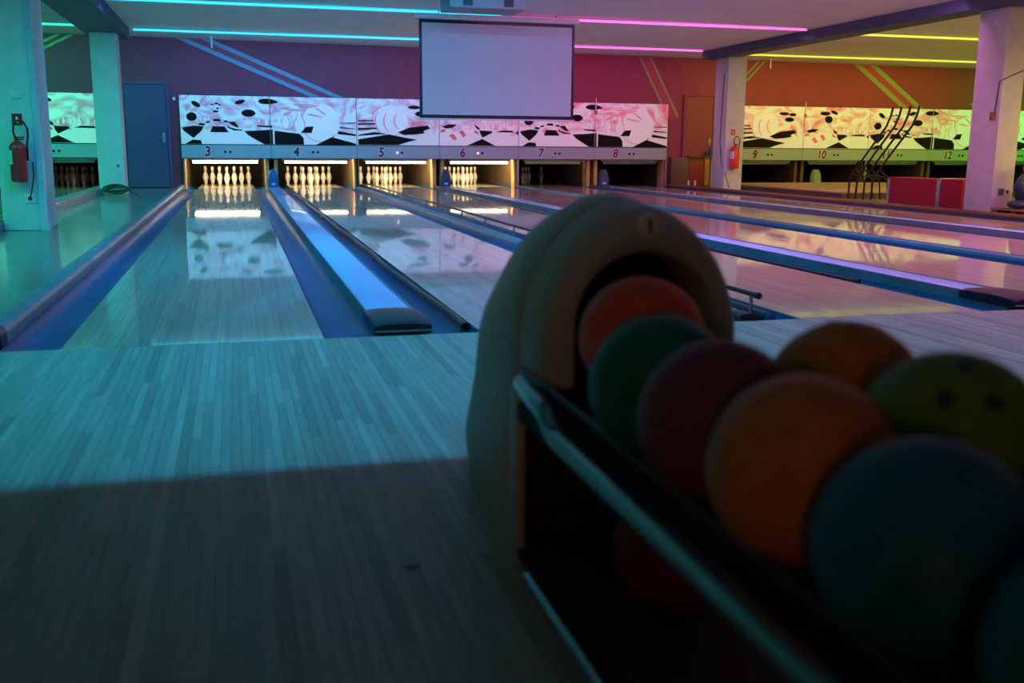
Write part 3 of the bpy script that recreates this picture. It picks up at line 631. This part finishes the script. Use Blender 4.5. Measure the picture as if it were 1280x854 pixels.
MB().box(10.0, 10.42, 8.27, 9.42, .0, .415).build('panel', M['redcloth'], t, bevel=.012)
MB().box(10.0, 10.42, 7.74, 8.19, .0, .425).build('panel', M['redcloth'], t, bevel=.012)
MB().box(9.985, 10.43, 8.192, 8.268, 0, .43).build('post', M['grey_metal'], t, bevel=.005)
MB().box(9.985, 10.0-.001, 9.37, 9.42, 0, .40).build('edge_strip', M['grey_metal'], t)
def ramp(dy, label):
    t = thing('ball_ramp', label, 'ball ramp', (10.3, 10.2+dy, 0))
    for j in range(2):
        y = dy+j*.215
        MB().tube([(10.2, 9.08+y, 1.49), (10.2, 9.12+y, 1.36), (10.2, 9.22+y, 1.19), (10.2, 9.72+y, .74), (10.2, 10.02+y, .46), (10.2, 10.12+y, .33), (10.2, 10.14+y, .02)], .017, 8).build('side_rail', M['black_metal'], t)
        MB().tube([(10.2, 9.95+y, .52), (10.35, 10.02+y, .42), (10.55, 10.02+y, .36), (10.6, 10.03+y, .02)], .014, 8).build('leg', M['black_metal'], t)
    MB().tube([(10.2, 10.0+dy, .42), (10.2, 10.3+dy, .42)], .010, 6).build('cross_bar', M['black_metal'], t)
    MB().tube([(10.58, 10.0+dy, .34), (10.58, 10.25+dy, .34)], .010, 6).build('cross_bar', M['black_metal'], t)
ramp(0, 'black tubular ball ramp standing next to the red partition'); ramp(.43, 'black tubular ball ramp farther from the red partition')
t = thing('wooden_pallet', 'low red brown wooden pallet beside the far right column', 'pallet', (10.2, 6.35, 0))
for k in range(8): MB().box(9.66+k*.14, 9.77+k*.14, 5.95, 6.74, .075, .10).build('slat', M['orangewood'], t)
for yy in (5.97, 6.3, 6.63): MB().box(9.66, 10.75, yy, yy+.09, .002, .073).build('bearer', M['cabinet'], t)
t = thing('bowling_aid_figure', 'dark navy plastic figure sitting on the pallet at the right edge', 'figure', (10.0, 6.4, .1))
def lump(c, rx, ry, rz):
    bm = bmesh.new(); bmesh.ops.create_uvsphere(bm, u_segments=20, v_segments=12, radius=1); mb = MB()
    mb.add([(c[0]+v.co.x*rx, c[1]+v.co.y*ry, c[2]+v.co.z*rz) for v in bm.verts], [[v.index for v in f.verts] for f in bm.faces]); bm.free(); return mb
lump((10.00, 6.45, .34), .22, .20, .235).build('body', M['navy'], t)
lump((9.98, 6.43, .62), .12, .12, .15).build('head', M['navy'], t)
for dx in (-.07, .09): lump((9.98+dx, 6.42, .77), .035, .045, .075).build('ear', M['navy'], t)
lump((9.80, 6.42, .155), .13, .15, .054).build('foot', M['navy'], t); lump((10.12, 6.22, .155), .12, .12, .054).build('foot', M['navy'], t); lump((9.81, 6.42, .38), .075, .08, .12).build('arm', M['navy'], t)
def cup(x, y, z, label):
    tag(MB().lathe([(.018, 0), (.026, .01), (.024, .05), (.016, .075), (.020, .095), (.016, .11), (.002, .112)], (x, y, z), 12).build('small_bottle', M['white']), label, 'bottle', 'small white bottles')
cup(9.42, 15.45, .061, 'small white bottle on the dark divider, left of two'); cup(9.50, 15.30, .061, 'small white bottle on the dark divider, right of two')
# ------------------------------------------------------------------ ball return in the foreground
BX = .942
t = thing('ball_return', 'grey arched ball return machine with steel rails holding bowling balls', 'ball return', (BX, -2.6, 0))
def arch(cx, w, top, zs, z0, wb, n=14):
    # outline from left floor over the arch to right floor
    P = [(cx-(w+(wb-w)*u**2+.020*math.sin(pi*u)**2), z0+(zs-z0)*(1-u)) for u in (1, .85, .7, .55, .4, .25, .12)]
    for k in range(n+1):
        a = pi-pi*k/n; P.append((cx+w*math.cos(a), zs+(top-zs)*math.sin(a)))
    return P+[(2*cx-x, z) for x, z in P[6::-1]]
def loft(secs, close_end=False, thick=None):
    mb = MB(); n = len(secs[0][1]); vs = []; fs = []
    for y, P in secs: vs += [(x, y, z) for x, z in P]
    for i in range(len(secs)-1):
        for k in range(n-1): fs.append((i*n+k, i*n+k+1, (i+1)*n+k+1, (i+1)*n+k))
    if close_end: fs.append(tuple((len(secs)-1)*n+k for k in range(n)))
    return mb.add(vs, fs)
S1 = [(-2.470, arch(BX, .196, .700, .41, 0, .206)), (-2.457, arch(BX, .198, .702, .41, 0, .208)), (-2.453, arch(BX, .213, .718, .41, 0, .222)), (-2.44, arch(BX, .218, .724, .41, 0, .227)), (-2.36, arch(BX, .222, .733, .40, 0, .230)), (-2.22, arch(BX, .220, .698, .39, 0, .230)), (-2.08, arch(BX, .214, .61, .34, 0, .225)),
      (-1.97, arch(BX, .194, .49, .25, 0, .21)), (-1.90, arch(BX, .17, .35, .16, 0, .19)), (-1.87, arch(BX, .14, .23, .10, 0, .16))]
loft(S1, True).build('rear_shell', M['hood'], t, smooth=1.0)
# front shell: ring with arched mouth, rounded edges
def ringsec(y, wo, to, wi, ti, zb, cxi=0):
    zo, zi = .425, .49; n = 18
    O = [(BX-wo, zb)]+[(BX+wo*math.cos(pi-pi*k/n), zo+(to-zo)*math.sin(pi*k/n)) for k in range(n+1)]+[(BX+wo, zb)]
    I = [(BX+cxi-wi, zb)]+[(BX+cxi+wi*math.cos(pi-pi*k/n), zi+(ti-zi)*math.sin(pi*k/n)) for k in range(n+1)]+[(BX+cxi+wi, zb)]
    return y, O, I
mb = MB(); vs = []; fs = []
R1 = [ringsec(-2.468, .215, .722, .138, .628, .375), ringsec(-2.54, .212, .716, .138, .628, .375), ringsec(-2.572, .206, .706, .138, .628, .372), ringsec(-2.592, .195, .690, .140, .630, .372), ringsec(-2.600, .180, .668, .147, .638, .372), ringsec(-2.592, .19, .655, .138, .628, .372)]
n = len(R1[0][1])
loops = [(y, O) for y, O, I in R1[:5]]+[(R1[4][0], R1[4][2]), (-2.585, R1[1][2]), (-2.468, R1[0][2])]
for y, P in loops: vs += [(x, y, z) for x, z in P]
m = len(loops)
for i in range(m):
    j = (i+1) % m
    for k in range(n-1): fs.append((i*n+k, i*n+k+1, j*n+k+1, j*n+k))
fs.append(tuple(i*n for i in range(m))); fs.append(tuple(i*n+n-1 for i in range(m-1, -1, -1)))
mb.add(vs, fs); fs_o = mb.build('front_shell', M['hood'], t, smooth=1.0)
e = MB().lathe([(.024, 0), (.024, .004), (.020, .007), (.001, .007)], (BX, -2.596, .680), 20, 'y').build('emblem_disc', M['outline'], fs_o)
MB().box(BX-.0025, BX+.0025, -2.606, -2.600, .667, .693).build('emblem_slot', M['black'], e)
# inside and lower front
mb = MB(); P = [(x, z) for x, z in R1[0][2]]; P[0] = (P[0][0], .32); P[-1] = (P[-1][0], .32)
k = len(P); mb.add([(x, -2.47, z) for x, z in P]+[(x, -2.10, z) for x, z in P], [(i, i+1, k+i+1, k+i) for i in range(k-1)]+[tuple(range(k, 2*k))]); mb.build('mouth_lining', M['hoodin'], t)
MB().box(BX-.20, BX+.20, -2.45, -2.15, .0, .37).build('lower_box', M['hoodin'], t)
MB().box(BX-.240, BX-.218, -2.535, -2.476, 0, .355).build('side_panel', M['hood'], t, bevel=.008)
MB().box(BX+.218, BX+.240, -2.535, -2.476, 0, .355).build('side_panel', M['hood'], t, bevel=.008)
# rack
RC = .895
for s in (-1, 1):
    x = RC+s*.215
    MB().tube([(x-.014*s, -2.60, .388), (x-.006*s, -2.69, .386), (x, -2.78, .386), (x, -2.81, .379), (x, -2.832, .364), (x, -2.865, .355), (x, -3.0, .352), (x, -4.25, .348)], .017, 14).build('side_rail', M['chrome'], t)
    MB().tube([(x, -2.70, .043), (x, -4.25, .043)], .011, 10).build('foot_rail', M['chrome'], t)
    for xx in (.055,): MB().tube([(RC+s*xx, -2.48, .375), (RC+s*xx, -4.25, .362)], .007, 8).build('ball_rod', M['black_metal'], t)
    MB().tube([(RC+s*.168, -2.48, .390), (RC+s*.168, -4.25, .378)], .007, 8).build('ball_rod', M['black_metal'], t)
    MB().box(RC+s*.19-.012, RC+s*.19+.012, -4.22, -4.15, 0, .345).build('leg', M['black'], t)
MB().box(RC-.19, RC+.19, -4.25, -2.47, .30, .335).build('tray', M['hoodin'], t)
MB().box(RC-.19, RC+.19, -4.25, -2.47, .015, .030).build('lower_tray', M['hoodin'], t)
# balls
bm = bmesh.new(); bmesh.ops.create_uvsphere(bm, u_segments=40, v_segments=24, radius=.108); bme = bpy.data.meshes.new('ball'); bm.to_mesh(bme); bm.free()
for p in bme.polygons: p.use_smooth = True
hole = bpy.data.meshes.new('hole'); bm = bmesh.new(); bmesh.ops.create_cone(bm, cap_ends=True, segments=14, radius1=.0105, radius2=.0105, depth=.012); bm.to_mesh(hole); bm.free(); hole.materials.append(M['black'])
def ball(label, c1, c2, loc, dirn=None, tilt=0):
    r = thing('bowling_ball', label, 'bowling ball', loc, 'bowling balls on the ball return')
    me = bme.copy(); me.materials.append(ball_mat(label.split(' bowling')[0], c1, c2)); o = bpy.data.objects.new('sphere', me); COL.objects.link(o); o.parent = r
    d = Vector(dirn or (0, 1, .3)).normalized(); u = d.cross(Vector((0, 0, 1)) if abs(d.z) < .95 else Vector((1, 0, 0))).normalized(); v = d.cross(u)
    for a, b in ((.012+.013, .0), (-.025, .0), (.0, -.055)):
        q = (d*.108+u*a+v*b).normalized(); h = bpy.data.objects.new('finger_hole', hole); COL.objects.link(h); h.parent = r
        h.location = q*.1026; h.rotation_mode = 'QUATERNION'; h.rotation_quaternion = q.to_track_quat('Z', 'Y')
ball('orange red bowling ball coming out of the hood mouth', (.90, .11, .05), (.72, .08, .04), (.850, -2.80, .503), (0, 1, .2))
ball('dark green bowling ball in front of the orange red one', (.01, .17, .10), (.01, .12, .08), (.785, -3.035, .477), (.3, .8, -.5))
ball('maroon bowling ball between the green and the orange ball', (.20, .05, .07), (.16, .04, .055), (.786, -3.222, .474), (.2, .9, -.3))
ball('orange bowling ball in the middle of the left row', (.60, .18, .05), (.48, .12, .035), (.790, -3.420, .471), (.4, .8, -.4))
ball('large teal blue bowling ball in the near front', (.01, .13, .19), (.01, .10, .15), (.806, -3.615, .452), (.5, .8, -.4))
ball('dark teal bowling ball at the bottom right corner', (.01, .10, .10), (.01, .08, .08), (.825, -3.83, .437), (.5, .8, -.4))
ball('dark orange bowling ball at the back of the right row', (.58, .17, .03), (.48, .13, .025), (.985, -3.20, .487), (.0, .1, 1))
ball('olive green bowling ball in the right row with finger holes', (.14, .24, .03), (.10, .18, .03), (.968, -3.437, .492), (-.337, -.624, .65))
ball('bright green bowling ball at the right picture edge', (.10, .24, .03), (.08, .18, .03), (1.075, -3.625, .475), (.4, .8, -.4))
ball('dim red bowling ball on the lower tray of the return', (.14, .012, .012), (.12, .01, .01), (.90, -2.85, .139), (.4, .8, -.4))
# floor litter
tag(MB().box(.483, .513, -2.51, -2.498, .0004, .004).build('tape_scrap', M['black']), 'tiny dark scrap lying on the approach boards', 'scrap')

# unseen warm lamp, added behind the approach to light balls and hood
t = thing('fill_lamp', 'added warm fill lamp standing unseen behind the approach', 'lamp', (-.9, -7.0, -.018))
MB().lathe([(.16, 0), (.16, .015), (.02, .03), (.012, .05), (.012, 1.25)], (-.9, -7.0, -.018), 16).build('stand', M['black_metal'], t)
MB().lathe([(.20, 1.2), (.13, 1.45), (.128, 1.45), (.197, 1.2)], (-.9, -7.0, -.018), 24).build('shade', M['white'], t)
MB().lathe([(.02, 1.24), (.045, 1.29), (.045, 1.33), (.02, 1.37)], (-.9, -7.0, -.018), 16).build('bulb', glow('warm bulb', (1, .6, .3), 4), t)
ld = bpy.data.lights.new('lamp_light', 'POINT'); ld.energy = 31; ld.color = (1, .46, .20); ld.shadow_soft_size = .2
lo = bpy.data.objects.new('lamp_light', ld); COL.objects.link(lo); lo.parent = t; lo.location = (0, 0, 1.12)
